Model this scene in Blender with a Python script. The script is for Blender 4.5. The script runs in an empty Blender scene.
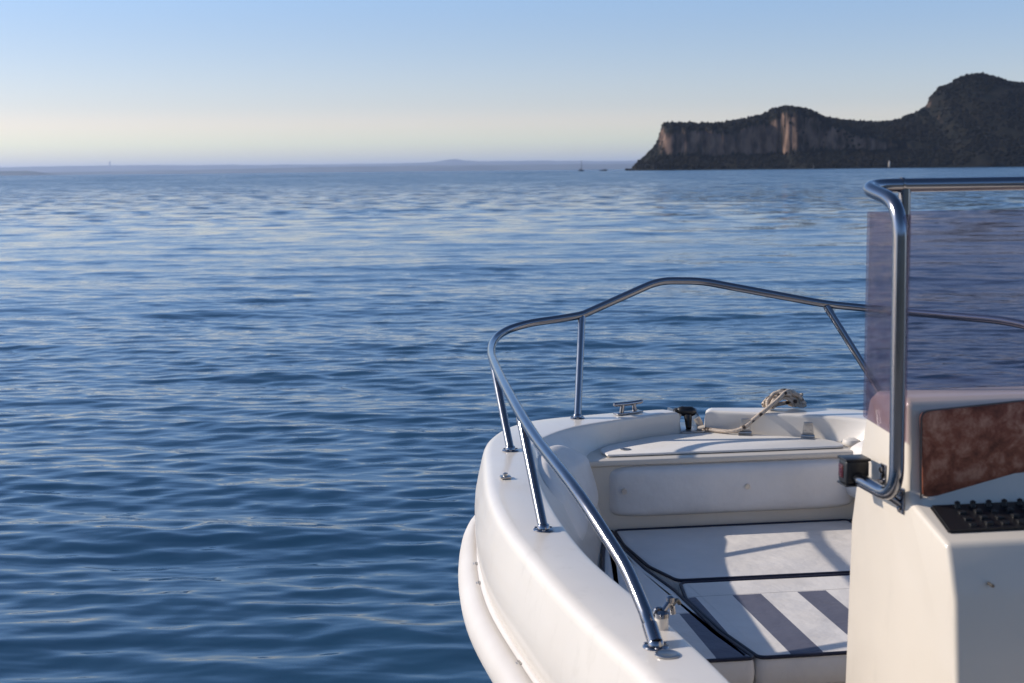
import bpy, bmesh, math, random
import numpy as np
from mathutils import Vector, Matrix, noise
random.seed(7)
R = math.radians
sc = bpy.context.scene
COL = sc.collection

# ------------------------------------------------------------------ helpers
def node(nt, typ, x=0, y=0, **kw):
    n = nt.nodes.new(typ); n.location = (x, y)
    for k, v in kw.items(): setattr(n, k, v)
    return n

def principled(name, col, rough=.5, metal=0., coat=0., spec=.5, ior=1.45):
    m = bpy.data.materials.new(name); m.use_nodes = True
    b = m.node_tree.nodes['Principled BSDF']
    b.inputs['Base Color'].default_value = (*col, 1)
    b.inputs['Roughness'].default_value = rough
    b.inputs['Metallic'].default_value = metal
    b.inputs['Coat Weight'].default_value = coat
    b.inputs['Coat Roughness'].default_value = .08
    b.inputs['Specular IOR Level'].default_value = spec
    b.inputs['IOR'].default_value = ior
    return m, m.node_tree, b

def add_bump(nt, b, scale, strength, dist=.01, detail=4, stretch=(1, 1, 1), rough_var=None, col_var=None):
    tc = node(nt, 'ShaderNodeTexCoord', -1000, 0)
    mp = node(nt, 'ShaderNodeMapping', -800, 0); mp.inputs['Scale'].default_value = stretch
    nz = node(nt, 'ShaderNodeTexNoise', -600, 0)
    nz.inputs['Scale'].default_value = scale; nz.inputs['Detail'].default_value = detail
    bp = node(nt, 'ShaderNodeBump', -300, -200)
    bp.inputs['Strength'].default_value = strength; bp.inputs['Distance'].default_value = dist
    nt.links.new(tc.outputs['Object'], mp.inputs[0]); nt.links.new(mp.outputs[0], nz.inputs['Vector'])
    nt.links.new(nz.outputs['Fac'], bp.inputs['Height']); nt.links.new(bp.outputs[0], b.inputs['Normal'])
    if rough_var:
        n2 = node(nt, 'ShaderNodeTexNoise', -600, 300); n2.inputs['Scale'].default_value = rough_var[0]
        n2.inputs['Detail'].default_value = 5
        mr = node(nt, 'ShaderNodeMapRange', -300, 300)
        mr.inputs['To Min'].default_value = rough_var[1]; mr.inputs['To Max'].default_value = rough_var[2]
        nt.links.new(tc.outputs['Object'], n2.inputs['Vector']); nt.links.new(n2.outputs['Fac'], mr.inputs['Value'])
        nt.links.new(mr.outputs[0], b.inputs['Roughness'])
    if col_var:
        n3 = node(nt, 'ShaderNodeTexNoise', -600, 600); n3.inputs['Scale'].default_value = col_var[0]
        n3.inputs['Detail'].default_value = 6
        cr = node(nt, 'ShaderNodeValToRGB', -300, 600)
        cr.color_ramp.elements[0].position = .35; cr.color_ramp.elements[1].position = .68
        cr.color_ramp.elements[0].color = (*col_var[1], 1); cr.color_ramp.elements[1].color = (*col_var[2], 1)
        nt.links.new(tc.outputs['Object'], n3.inputs['Vector']); nt.links.new(n3.outputs['Fac'], cr.inputs[0])
        nt.links.new(cr.outputs[0], b.inputs['Base Color'])
    return tc

# ------------------------------------------------------------------ materials
M = {}
def gelcoat(name, a, c):
    m, nt, b = principled(name, a, .3, coat=.35)
    tc_ = add_bump(nt, b, 9, .05, .01, 3, rough_var=(14, .22, .46), col_var=(3.2, c, a))
    base = b.inputs['Base Color'].links[0].from_socket
    mp = node(nt, 'ShaderNodeMapping', -900, 900); mp.inputs['Scale'].default_value = (1, 1, .35)
    nz = node(nt, 'ShaderNodeTexNoise', -700, 900); nz.inputs['Scale'].default_value = 17; nz.inputs['Detail'].default_value = 10; nz.inputs['Roughness'].default_value = .7
    mr = node(nt, 'ShaderNodeMapRange', -500, 900)
    for k_, v_ in (('From Min', .56), ('From Max', .78), ('To Min', 0.), ('To Max', .35)): mr.inputs[k_].default_value = v_
    mx_ = node(nt, 'ShaderNodeMix', 0, 900, data_type='RGBA'); mx_.inputs[7].default_value = (.47, .42, .35, 1)
    nt.links.new(tc_.outputs['Object'], mp.inputs[0]); nt.links.new(mp.outputs[0], nz.inputs['Vector']); nt.links.new(nz.outputs['Fac'], mr.inputs['Value'])
    nt.links.new(mr.outputs[0], mx_.inputs[0]); nt.links.new(base, mx_.inputs[6]); nt.links.new(mx_.outputs[2], b.inputs['Base Color'])
    return m
M['gelcoat'] = gelcoat('gelcoat', (.705, .655, .59), (.67, .615, .55))
M['gelcoat_cream'] = gelcoat('gelcoat_cream', (.635, .565, .475), (.605, .535, .445))
m, nt, b = principled('nonskid', (.76, .72, .67), .55); add_bump(nt, b, 260, .25, .003, 2, col_var=(5, (.70, .66, .61), (.78, .74, .69))); M['nonskid'] = m
m, nt, b = principled('strake_rubber', (.66, .62, .575), .42); add_bump(nt, b, 6, .06, .02, 4, col_var=(4, (.59, .545, .50), (.65, .61, .57))); M['strake'] = m
m, nt, b = principled('stainless', (.27, .27, .29), .13, 1.); add_bump(nt, b, 40, .02, .002, 3, rough_var=(30, .09, .24)); M['steel'] = m
m, nt, b = principled('stainless_worn', (.5, .48, .46), .32, 1.); add_bump(nt, b, 90, .1, .002, 3); M['steel_worn'] = m
m, nt, b = principled('black_plastic', (.012, .012, .014), .38); add_bump(nt, b, 60, .1, .002); M['black'] = m
m, nt, b = principled('piping', (.012, .013, .03), .5); M['piping'] = m
m, nt, b = principled('red_lens', (.05, .004, .006), .15); M['red'] = m
m, nt, b = principled('dark_screw', (.12, .11, .10), .4, .6); M['screw'] = m

def vinyl(name, stripe_from=None, seam=None):
    m, nt, b = principled(name, (.69, .645, .60), .5, spec=.35)
    tc = add_bump(nt, b, 5.5, .8, .02, 5, col_var=(6, (.66, .615, .57), (.73, .685, .64)))
    base = b.inputs['Base Color'].links[0].from_socket
    if stripe_from is not None:
        sx = node(nt, 'ShaderNodeSeparateXYZ', -700, 900); nt.links.new(tc.outputs['Object'], sx.inputs[0])
        def mth(op, a, bb=None):
            n = node(nt, 'ShaderNodeMath', -500, 900, operation=op)
            for i, v in enumerate((a, bb)):
                if v is None: continue
                if isinstance(v, (int, float)): n.inputs[i].default_value = v
                else: nt.links.new(v, n.inputs[i])
            return n.outputs[0]
        f = mth('FRACT', mth('DIVIDE', mth('ADD', sx.outputs[0], .197 + 1.85), .185))
        s = mth('LESS_THAN', f, .44)
        g = mth('LESS_THAN', sx.outputs[1], stripe_from)
        fac = mth('MULTIPLY', mth('MULTIPLY', s, g), mth('GREATER_THAN', sx.outputs[2], .531))
        mx = node(nt, 'ShaderNodeMix', 0, 700, data_type='RGBA')
        nt.links.new(fac, mx.inputs[0]); nt.links.new(base, mx.inputs[6]); mx.inputs[7].default_value = (.115, .115, .15, 1)
        # sewn seam across the cushion: a thin darker line
        d = mth('ABSOLUTE', mth('SUBTRACT', sx.outputs[1], seam)); k = mth('LESS_THAN', d, .002)
        mx2 = node(nt, 'ShaderNodeMix', 200, 700, data_type='RGBA')
        nt.links.new(k, mx2.inputs[0]); nt.links.new(mx.outputs[2], mx2.inputs[6]); mx2.inputs[7].default_value = (.40, .37, .34, 1)
        nt.links.new(mx2.outputs[2], b.inputs['Base Color'])
    return m
M['vinyl'] = vinyl('vinyl')
M['vinyl_striped'] = vinyl('vinyl_striped', -1.195, -1.19)
M['vinyl_side'] = vinyl('vinyl_side', -1.33, -1.325)

# burl wood dashboard
m, nt, b = principled('burl_panel', (.2, .06, .04), .45, coat=.0, spec=.3)
tc = node(nt, 'ShaderNodeTexCoord', -1000, 0)
n1 = node(nt, 'ShaderNodeTexNoise', -800, 0); n1.inputs['Scale'].default_value = 30; n1.inputs['Detail'].default_value = 9; n1.inputs['Distortion'].default_value = .25; n1.inputs['Roughness'].default_value = .68
cr = node(nt, 'ShaderNodeValToRGB', -400, 0); e = cr.color_ramp.elements
e[0].position = .30; e[0].color = (.065, .018, .011, 1); e[1].position = .72; e[1].color = (.60, .31, .20, 1)
x = e.new(.5); x.color = (.27, .085, .048, 1)
nt.links.new(tc.outputs['Object'], n1.inputs['Vector']); nt.links.new(n1.outputs['Fac'], cr.inputs[0]); nt.links.new(cr.outputs[0], b.inputs['Base Color'])
M['burl'] = m

# rope: pale braid with dark flecks
m, nt, b = principled('rope_fibre', (.6, .5, .42), .85)
tc = node(nt, 'ShaderNodeTexCoord', -1000, 0)
vo = node(nt, 'ShaderNodeTexVoronoi', -800, 0); vo.inputs['Scale'].default_value = 38
cr = node(nt, 'ShaderNodeValToRGB', -400, 0); e = cr.color_ramp.elements
e[0].position = .24; e[0].color = (.07, .05, .04, 1); e[1].position = .36; e[1].color = (.56, .46, .37, 1)
wv = node(nt, 'ShaderNodeTexWave', -800, -300, bands_direction='DIAGONAL'); wv.inputs['Scale'].default_value = 60; wv.inputs['Distortion'].default_value = 3
bp = node(nt, 'ShaderNodeBump', -300, -300); bp.inputs['Strength'].default_value = .8; bp.inputs['Distance'].default_value = .003
nt.links.new(tc.outputs['Object'], vo.inputs['Vector']); nt.links.new(tc.outputs['Object'], wv.inputs['Vector'])
nt.links.new(vo.outputs['Distance'], cr.inputs[0]); nt.links.new(cr.outputs[0], b.inputs['Base Color'])
nt.links.new(wv.outputs['Fac'], bp.inputs['Height']); nt.links.new(bp.outputs[0], b.inputs['Normal'])
M['rope'] = m

# tinted acrylic
m = bpy.data.materials.new('tinted_acrylic'); m.use_nodes = True; nt = m.node_tree; nt.nodes.clear()
out = node(nt, 'ShaderNodeOutputMaterial', 400, 0)
tr = node(nt, 'ShaderNodeBsdfTransparent', 0, 100); tr.inputs[0].default_value = (.765, .705, .745, 1)
gl = node(nt, 'ShaderNodeBsdfGlossy', 0, -100); gl.inputs['Roughness'].default_value = .03; gl.inputs[0].default_value = (.8, .8, .8, 1)
df = node(nt, 'ShaderNodeBsdfDiffuse', 0, -250); df.inputs[0].default_value = (.35, .28, .33, 1)
fr = node(nt, 'ShaderNodeFresnel', -200, 300); fr.inputs[0].default_value = 1.49
mx = node(nt, 'ShaderNodeMixShader', 200, 0); mx2 = node(nt, 'ShaderNodeMixShader', 100, 0); tcw = node(nt, 'ShaderNodeTexCoord', -700, 400); nw = node(nt, 'ShaderNodeTexNoise', -500, 400); nw.inputs['Scale'].default_value = 14; nw.inputs['Detail'].default_value = 9; nw.inputs['Roughness'].default_value = .75
mw = node(nt, 'ShaderNodeMapRange', -300, 400); mw.inputs['From Min'].default_value = .45; mw.inputs['From Max'].default_value = .8; mw.inputs['To Min'].default_value = .022; mw.inputs['To Max'].default_value = .12
nt.links.new(tcw.outputs['Object'], nw.inputs['Vector']); nt.links.new(nw.outputs['Fac'], mw.inputs['Value']); nt.links.new(mw.outputs[0], mx2.inputs[0])
nt.links.new(tr.outputs[0], mx2.inputs[1]); nt.links.new(df.outputs[0], mx2.inputs[2])
fm = node(nt, 'ShaderNodeMath', 0, 300, operation='MINIMUM'); fm.inputs[1].default_value = .12
nt.links.new(fr.outputs[0], fm.inputs[0]); nt.links.new(fm.outputs[0], mx.inputs[0]); nt.links.new(mx2.outputs[0], mx.inputs[1]); nt.links.new(gl.outputs[0], mx.inputs[2])
nt.links.new(mx.outputs[0], out.inputs[0]); M['tint'] = m

# water
m, nt, b = principled('lake_water', (.016, .054, .106), .035, ior=1.333)
geo = node(nt, 'ShaderNodeNewGeometry', -1400, 0)
ln = node(nt, 'ShaderNodeVectorMath', -1200, 300, operation='LENGTH'); nt.links.new(geo.outputs['Position'], ln.inputs[0])
def wnoise(scale, sx, sy, rot, detail, rough=.5):
    mp = node(nt, 'ShaderNodeMapping', -1200, 0); mp.inputs['Scale'].default_value = (sx, sy, 1); mp.inputs['Rotation'].default_value = (0, 0, rot)
    nz = node(nt, 'ShaderNodeTexNoise', -1000, 0, noise_dimensions='2D')
    nz.inputs['Scale'].default_value = scale; nz.inputs['Detail'].default_value = detail; nz.inputs['Roughness'].default_value = rough
    nt.links.new(geo.outputs['Position'], mp.inputs[0]); nt.links.new(mp.outputs[0], nz.inputs['Vector'])
    return nz.outputs['Fac']
fine = wnoise(5.5, .45, 1, R(12), 2)
def rng(a0, a1, o0, o1):
    mr = node(nt, 'ShaderNodeMapRange', -900, 400); mr.interpolation_type = 'SMOOTHSTEP'
    for k, v in (('From Min', a0), ('From Max', a1), ('To Min', o0), ('To Max', o1)): mr.inputs[k].default_value = v
    nt.links.new(ln.outputs['Value'], mr.inputs['Value']); return mr.outputs[0]
def bump(h, dist, strength, prev=None):
    bp = node(nt, 'ShaderNodeBump', -300, -200); bp.inputs['Distance'].default_value = dist
    nt.links.new(h, bp.inputs['Height'])
    if isinstance(strength, float): bp.inputs['Strength'].default_value = strength
    else: nt.links.new(strength, bp.inputs['Strength'])
    if prev is not None: nt.links.new(prev, bp.inputs['Normal'])
    return bp.outputs[0]
n = bump(fine, .014, .85)
def facet(scale, sx, sy, rot, detail, ax, ay):
    mp = node(nt, 'ShaderNodeMapping', -1200, 0); mp.inputs['Scale'].default_value = (sx, sy, 1); mp.inputs['Rotation'].default_value = (0, 0, rot)
    nz = node(nt, 'ShaderNodeTexNoise', -1000, 0, noise_dimensions='2D'); nz.inputs['Scale'].default_value = scale; nz.inputs['Detail'].default_value = detail
    nt.links.new(geo.outputs['Position'], mp.inputs[0]); nt.links.new(mp.outputs[0], nz.inputs['Vector'])
    sb_ = node(nt, 'ShaderNodeVectorMath', -800, 0, operation='SUBTRACT'); sb_.inputs[1].default_value = (.5, .5, .5)
    ml = node(nt, 'ShaderNodeVectorMath', -700, 0, operation='MULTIPLY'); ml.inputs[1].default_value = (ax, ay, 0)
    nt.links.new(nz.outputs['Color'], sb_.inputs[0]); nt.links.new(sb_.outputs[0], ml.inputs[0]); return ml.outputs[0]
def vadd(a, b_):
    v_ = node(nt, 'ShaderNodeVectorMath', -500, 0, operation='ADD'); nt.links.new(a, v_.inputs[0]); nt.links.new(b_, v_.inputs[1]); return v_.outputs[0]
def vsc(a, f_):
    v_ = node(nt, 'ShaderNodeVectorMath', -500, 0, operation='SCALE'); nt.links.new(a, v_.inputs[0]); nt.links.new(f_, v_.inputs['Scale']); return v_.outputs[0]
f1 = vsc(facet(1.1, .6, 1, R(-8), 3, .6, 1.05), rng(18, 80, 0., 1.))
f2 = vsc(facet(.16, .8, 1, R(10), 3, .3, .5), rng(40, 160, 0., 1.))
f3 = vsc(facet(.02, .7, 1, R(4), 3, .25, .6), rng(150, 600, 0., 1.))
nn = node(nt, 'ShaderNodeVectorMath', -300, 0, operation='NORMALIZE'); # the facets one sees at a grazing angle are those that lean towards the eye (wave masking)
hi = node(nt, 'ShaderNodeVectorMath', -900, -400, operation='MULTIPLY'); nt.links.new(geo.outputs['Incoming'], hi.inputs[0]); hi.inputs[1].default_value = (1, 1, 0)
lean = vsc(hi.outputs[0], rng(25, 140, 0., .085))
nt.links.new(vadd(vadd(n, lean), vadd(f1, vadd(f2, f3))), nn.inputs[0])
nt.links.new(nn.outputs[0], b.inputs['Normal'])
nt.links.new(rng(20, 260, .04, .20), b.inputs['Roughness'])
M['water'] = m

# headland rock + scrub
m, nt, b = principled('headland_rock', (.2, .16, .13), .95, spec=.1)
geo = node(nt, 'ShaderNodeNewGeometry', -1400, 0)
sx = node(nt, 'ShaderNodeSeparateXYZ', -1200, 0); nt.links.new(geo.outputs['Normal'], sx.inputs[0])
def pn(scale, stretch=(1, 1, 1), detail=6):
    mp = node(nt, 'ShaderNodeMapping', -1200, 0); mp.inputs['Scale'].default_value = stretch
    nz = node(nt, 'ShaderNodeTexNoise', -1000, 0); nz.inputs['Scale'].default_value = scale; nz.inputs['Detail'].default_value = detail
    nt.links.new(geo.outputs['Position'], mp.inputs[0]); nt.links.new(mp.outputs[0], nz.inputs['Vector']); return nz.outputs['Fac']
streak = pn(.10, (1, 1, .45), 9); patch = pn(.035)
cr = node(nt, 'ShaderNodeValToRGB', -600, 200); e = cr.color_ramp.elements
e[0].position = .36; e[0].color = (.030, .020, .017, 1); e[1].position = .60; e[1].color = (.21, .135, .10, 1)
nt.links.new(streak, cr.inputs[0])
cr2 = node(nt, 'ShaderNodeValToRGB', -600, -100); e = cr2.color_ramp.elements
e[0].position = .3; e[0].color = (.004, .006, .006, 1); e[1].position = .7; e[1].color = (.018, .016, .012, 1)
nt.links.new(pn(.09), cr2.inputs[0])
ad = node(nt, 'ShaderNodeMath', -700, 500, operation='MULTIPLY_ADD'); nt.links.new(patch, ad.inputs[0]); ad.inputs[1].default_value = .9; nt.links.new(sx.outputs[2], ad.inputs[2])
st = node(nt, 'ShaderNodeMapRange', -500, 500); st.inputs['From Min'].default_value = .70; st.inputs['From Max'].default_value = .95
nt.links.new(ad.outputs[0], st.inputs['Value'])
mx = node(nt, 'ShaderNodeMix', -200, 200, data_type='RGBA')
nt.links.new(st.outputs[0], mx.inputs[0]); nt.links.new(cr.outputs[0], mx.inputs[6]); nt.links.new(cr2.outputs[0], mx.inputs[7]); nt.links.new(mx.outputs[2], b.inputs['Base Color'])
M['rock'] = m
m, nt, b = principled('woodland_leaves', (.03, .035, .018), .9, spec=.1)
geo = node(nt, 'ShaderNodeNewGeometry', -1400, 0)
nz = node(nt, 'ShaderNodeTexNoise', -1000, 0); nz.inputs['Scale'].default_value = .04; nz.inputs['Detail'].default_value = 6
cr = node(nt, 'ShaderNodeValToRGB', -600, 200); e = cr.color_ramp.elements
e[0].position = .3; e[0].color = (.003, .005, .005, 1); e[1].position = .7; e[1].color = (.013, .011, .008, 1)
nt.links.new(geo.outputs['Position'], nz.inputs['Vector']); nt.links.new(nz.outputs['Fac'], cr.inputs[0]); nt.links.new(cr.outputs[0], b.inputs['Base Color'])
M['leaves'] = m
m, nt, b = principled('far_land', (.05, .06, .045), .95, spec=.1); add_bump(nt, b, .002, .3, 10, col_var=(.001, (.05, .07, .075), (.11, .13, .13))); M['far'] = m
m, nt, b = principled('pale_paint', (.40, .35, .30), .6); M['pale'] = m
m, nt, b = principled('dark_paint', (.02, .02, .03), .5); M['dark'] = m
m, nt, b = principled('concrete', (.35, .33, .31), .9); M['concrete'] = m

# ------------------------------------------------------------------ object helpers
def obj(name, bm, mat, parent=None, smooth=True, angle=40):
    me = bpy.data.meshes.new(name)
    bmesh.ops.recalc_face_normals(bm, faces=bm.faces[:])
    bm.to_mesh(me); bm.free()
    me.materials.append(mat)
    if smooth:
        me.shade_smooth()
        if angle: me.set_sharp_from_angle(angle=R(angle))
    o = bpy.data.objects.new(name, me); COL.objects.link(o)
    if parent: o.parent = parent
    return o
def tag(o, label=None, cat=None, group=None, kind=None):
    for k, v in (('label', label), ('category', cat), ('group', group), ('kind', kind)):
        if v: o[k] = v
    return o
def empty(name, loc, rz=0):
    o = bpy.data.objects.new(name, None); o.location = loc; o.rotation_euler = (0, 0, rz); o.empty_display_size = .2
    COL.objects.link(o); return o
def cr_spline(pts, k=8, closed=False):
    P = [np.array(p, float) for p in pts]; n = len(P); out = []
    for i in range(n - 1):
        p0 = P[i - 1] if i > 0 else 2 * P[0] - P[1]
        p1, p2 = P[i], P[i + 1]
        p3 = P[i + 2] if i + 2 < n else 2 * P[-1] - P[-2]
        # centripetal parametrisation keeps unevenly spaced points free of loops
        d = [max(1e-5, np.linalg.norm(b_ - a_) ** .5) for a_, b_ in ((p0, p1), (p1, p2), (p2, p3))]
        m1 = d[1] * ((p1 - p0) / d[0] - (p2 - p0) / (d[0] + d[1])) + (p2 - p1)
        m2 = d[1] * ((p3 - p2) / d[2] - (p3 - p1) / (d[1] + d[2])) + (p2 - p1)
        for j in range(k):
            t = j / k
            out.append((2 * t**3 - 3 * t**2 + 1) * p1 + (t**3 - 2 * t**2 + t) * m1 + (-2 * t**3 + 3 * t**2) * p2 + (t**3 - t**2) * m2)
    out.append(P[-1]); return out
def tube(bm, pts, r, n=14, cap=True, ell=1.):
    P = [Vector(p) for p in pts]; rr = r if hasattr(r, '__len__') else [r] * len(P)
    T = [(P[min(i + 1, len(P) - 1)] - P[max(i - 1, 0)]).normalized() for i in range(len(P))]
    u = T[0].orthogonal().normalized(); rings = []
    for i, p in enumerate(P):
        if i: u = (u - T[i] * u.dot(T[i])).normalized()
        v = T[i].cross(u)
        rings.append([bm.verts.new(p + (u * math.cos(a) + v * math.sin(a) * ell) * rr[i]) for a in [2 * math.pi * k / n for k in range(n)]])
    for a, b_ in zip(rings, rings[1:]):
        for k in range(n): bm.faces.new((a[k], a[(k + 1) % n], b_[(k + 1) % n], b_[k]))
    if cap:
        bm.faces.new(rings[0][::-1]); bm.faces.new(rings[-1])
    return bm
def corner(pts, rad, k=7):
    """polyline with rounded corners"""
    P = [Vector(p) for p in pts]; out = [P[0]]
    for i in range(1, len(P) - 1):
        a, b_, c = P[i - 1], P[i], P[i + 1]
        d1 = (a - b_); d2 = (c - b_); r1 = min(rad, d1.length * .45, d2.length * .45)
        s, e_ = b_ + d1.normalized() * r1, b_ + d2.normalized() * r1
        for j in range(k + 1):
            t = j / k; out.append((1 - t)**2 * s + 2 * t * (1 - t) * b_ + t * t * e_)
    out.append(P[-1]); return out
def lathe(bm, prof, n=24, c=(0, 0, 0)):
    rings = []
    for r, z in prof: rings.append([bm.verts.new((c[0] + r * math.cos(2 * math.pi * k / n), c[1] + r * math.sin(2 * math.pi * k / n), c[2] + z)) for k in range(n)])
    for a, b_ in zip(rings, rings[1:]):
        for k in range(n): bm.faces.new((a[k], a[(k + 1) % n], b_[(k + 1) % n], b_[k]))
    bm.faces.new(rings[0][::-1]); bm.faces.new(rings[-1]); return bm
def bevbox(bm, lo, hi, bev=.004, seg=2):
    t = bmesh.new(); bmesh.ops.create_cube(t, size=1)
    for v in t.verts: v.co = Vector([lo[i] + (v.co[i] + .5) * (hi[i] - lo[i]) for i in range(3)])
    if bev: bmesh.ops.bevel(t, geom=t.edges[:], offset=bev, segments=seg, affect='EDGES', profile=.5)
    me = bpy.data.meshes.new('tmp'); t.to_mesh(me); t.free(); bm.from_mesh(me); bpy.data.meshes.remove(me); return bm
def prism(poly, z0, z1, bev=0, seg=3, axis='z'):
    bm = bmesh.new()
    def f(p, z): return (p[0], p[1], z) if axis == 'z' else (z, p[0], p[1])
    a = [bm.verts.new(f(p, z0)) for p in poly]; b_ = [bm.verts.new(f(p, z1)) for p in poly]
    n = len(poly)
    bm.faces.new(a[::-1]); bm.faces.new(b_)
    for i in range(n): bm.faces.new((a[i], a[(i + 1) % n], b_[(i + 1) % n], b_[i]))
    bmesh.ops.recalc_face_normals(bm, faces=bm.faces[:])
    if bev:
        ed = [e for e in bm.edges if e.calc_face_angle(0) > R(25)]
        bmesh.ops.bevel(bm, geom=ed, offset=bev, segments=seg, affect='EDGES', profile=.5)
    return bm

# ================================================================== BOAT
# boat coordinates: x = to starboard, y = forward (bow tip about 0), z = above the water
YAW = R(8)
boat = tag(empty('motorboat', (.626, 5.0, 0), YAW),
           'white open motorboat with steel bow rail and tinted console windshield, moored on the blue lake', 'motorboat')
TOP = .85
# station: inner edge (s,a) | outer edge (s,a) | mid wall at z .765 | low wall at z .50
ST = [(-.575, -4.90, -.69, -4.95, -.565, -4.90, -.55, -4.90),
      (-.585, -3.80, -.705, -3.80, -.575, -3.80, -.56, -3.80),
      (-.588, -2.90, -.712, -2.90, -.58, -2.90, -.57, -2.90),
      (-.592, -2.51, -.722, -2.45, -.585, -2.50, -.575, -2.50),
      (-.623, -2.187, -.768, -2.137, -.61, -2.18, -.59, -2.18),
      (-.701, -1.702, -.820, -1.77, -.67, -1.70, -.61, -1.70),
      (-.713, -1.205, -.855, -1.33, -.65, -1.20, -.56, -1.20),
      (-.675, -.74, -.826, -.87, -.59, -.74, -.46, -.74),
      (-.612, -.48, -.752, -.40, -.47, -.44, -.385, -.44),
      (-.46, -.273, -.615, -.145, -.385, -.25, -.34, -.30),
      (-.204, -.123, -.36, -.035, -.185, -.105, -.18, -.13),
      (-.075, -.060, -.12, .020, -.070, -.050, -.070, -.08)]
def sheer(a):
    t = min(1, max(0, (-.8 - a) / 1.7)); return -.06 * t * t * (3 - 2 * t)
stn = cr_spline(ST, 8)
zc = lambda s: .0
extra = []
last = np.array(ST[-1]); cen = np.array((0, -.045, 0, .030, 0, -.04, 0, -.07))
for q in (.066, .060, .055, .051, .048, .046, .0455, .0440, .02):
    t = 1 - q / .075; extra.append(last * (1 - t) + cen * t)
port = stn + extra
def mirror(r):
    m_ = np.array(r); m_[[0, 2, 4, 6]] *= -1
    w_ = min(1, max(0, (-r[1] - .08) / .25)); m_[4] += .065 * w_; m_[6] += .075 * w_; m_[0] += .02 * w_
    return m_
path = port + [cen] + [mirror(r) for r in port[::-1]]
def cap(s):
    s = abs(s)
    if s < .045: return .772
    rad = .026
    if s < .045 + rad: return TOP + .003 - (rad - math.sqrt(max(0, rad**2 - (rad - (s - .045))**2)))
    return 9.
bm = bmesh.new(); rings = []; OUT = []
for i, r in enumerate(path):
    r = np.array(r)
    a, b_ = np.array(path[max(i - 1, 0)])[2:4], np.array(path[min(i + 1, len(path) - 1)])[2:4]
    t = b_ - a; t /= np.linalg.norm(t); nrm = np.array((-t[1], t[0]))      # outward normal
    I, O, Md, Lw = r[0:2], r[2:4], r[4:6], r[6:8]
    wi = (O - I) / max(1e-6, np.linalg.norm(O - I))
    bowy = max(0., min(1., (O[1] + .9) / 1.0)); bowy = bowy * bowy * (3 - 2 * bowy)
    sh_ = sheer((I[1] + O[1]) / 2); wid = np.linalg.norm(O - I)
    pts = [(*Lw, .10), (*Lw, .50), (*(Lw * .35 + Md * .65), .68 + sh_ * .6), (*Md, .765 + sh_), (*(I * .6 + Md * .4), .812 + sh_), (*(I * .93 + Md * .07), .838 + sh_),
           (*(I + wi * .0005), .8445 + sh_), (*(I + wi * .004), .848 + sh_), (*(I + wi * .010), .8495 + sh_), (*(I + wi * .02), .850 + sh_), (*(I * .5 + O * .5), .851 + sh_)]
    for off, z in ((-.014, .849), (-.005, .8475), (.004, .844), (.011, .838), (.016, .829), (.019, .818), (.030, .770), (.039, .725), (.0415, .69), (.039, .655), (.031, .620), (.026, .6095),
                   (.012, .600), (.012, .512), (.0, .505), (-.03, .40), (-.08, .22), (-.14, .06), (-.22, -.08)):
        if off < -.025 and z < .45: off = off - .25 * bowy * (1 - z / .5)
        pts.append((*(O + nrm * off), z + sh_ * (1 if z > .45 else .5)))
    pts.append((O[0] * .25, O[1] - .45 * bowy, -.26))
    c_ = cap(I[0] if abs(I[0]) < .06 else 9)
    rings.append([bm.verts.new((p[0], p[1], min(p[2], c_) if p[2] > .6 else p[2])) for p in pts])
    OUT.append((O, nrm, sh_, bowy))
for a, b_ in zip(rings, rings[1:]):
    for k in range(len(a) - 1): bm.faces.new((a[k], a[k + 1], b_[k + 1], b_[k]))
# transom closes the stern
for k in range(len(rings[0]) - 1):
    bm.faces.new((rings[0][k], rings[0][k + 1], rings[-1][k + 1], rings[-1][k]))
obj('hull', bm, M['gelcoat'], boat, angle=55)

# rub strake all round, with a top flange and small screw plates
bm = bmesh.new(); rr_ = []
for O, nr, sh_, bw_ in OUT:
    ring = []
    for off, z in ((.005, .612), (.029, .6115), (.034, .608), (.0365, .602), (.040, .601), (.044, .6045), (.062, .601), (.077, .590), (.087, .574), (.0915, .555), (.089, .534), (.079, .516), (.062, .505), (.005, .503)):
        p = O + nr * (off if off < .04 else .04 + (off - .04) * (1 - .62 * bw_)); ring.append(bm.verts.new((p[0], p[1], z + sh_)))
    rr_.append(ring)
for a, b_ in zip(rr_, rr_[1:]):
    for k in range(len(a) - 1): bm.faces.new((a[k], a[k + 1], b_[k + 1], b_[k]))
strake = obj('rub_strake', bm, M['strake'], boat, angle=60)
for tgt, sg in ((-1.0, -1), (-1.17, -1), (-1.72, -1), (-2.35, -1), (-1.0, 1), (-1.72, 1)):
    O, nr, sh_, bw_ = min((q for q in OUT if q[0][0] * sg > .3), key=lambda q: abs(q[0][1] - tgt)); c_ = O + nr * .041
    bm = bmesh.new(); bevbox(bm, (-.008, -.012, 0), (.008, .012, .004), .0015)
    for q in (-.006, .006): lathe(bm, [(.0025, .003), (.0025, .0052), (.001, .0056)], 8, (0, q, 0))
    o = obj('screw_plate', bm, M['steel_worn'], strake); o.location = (c_[0], c_[1], .600 + sh_); o.rotation_euler = (0, 0, math.atan2(nr[1], nr[0]))

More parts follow.
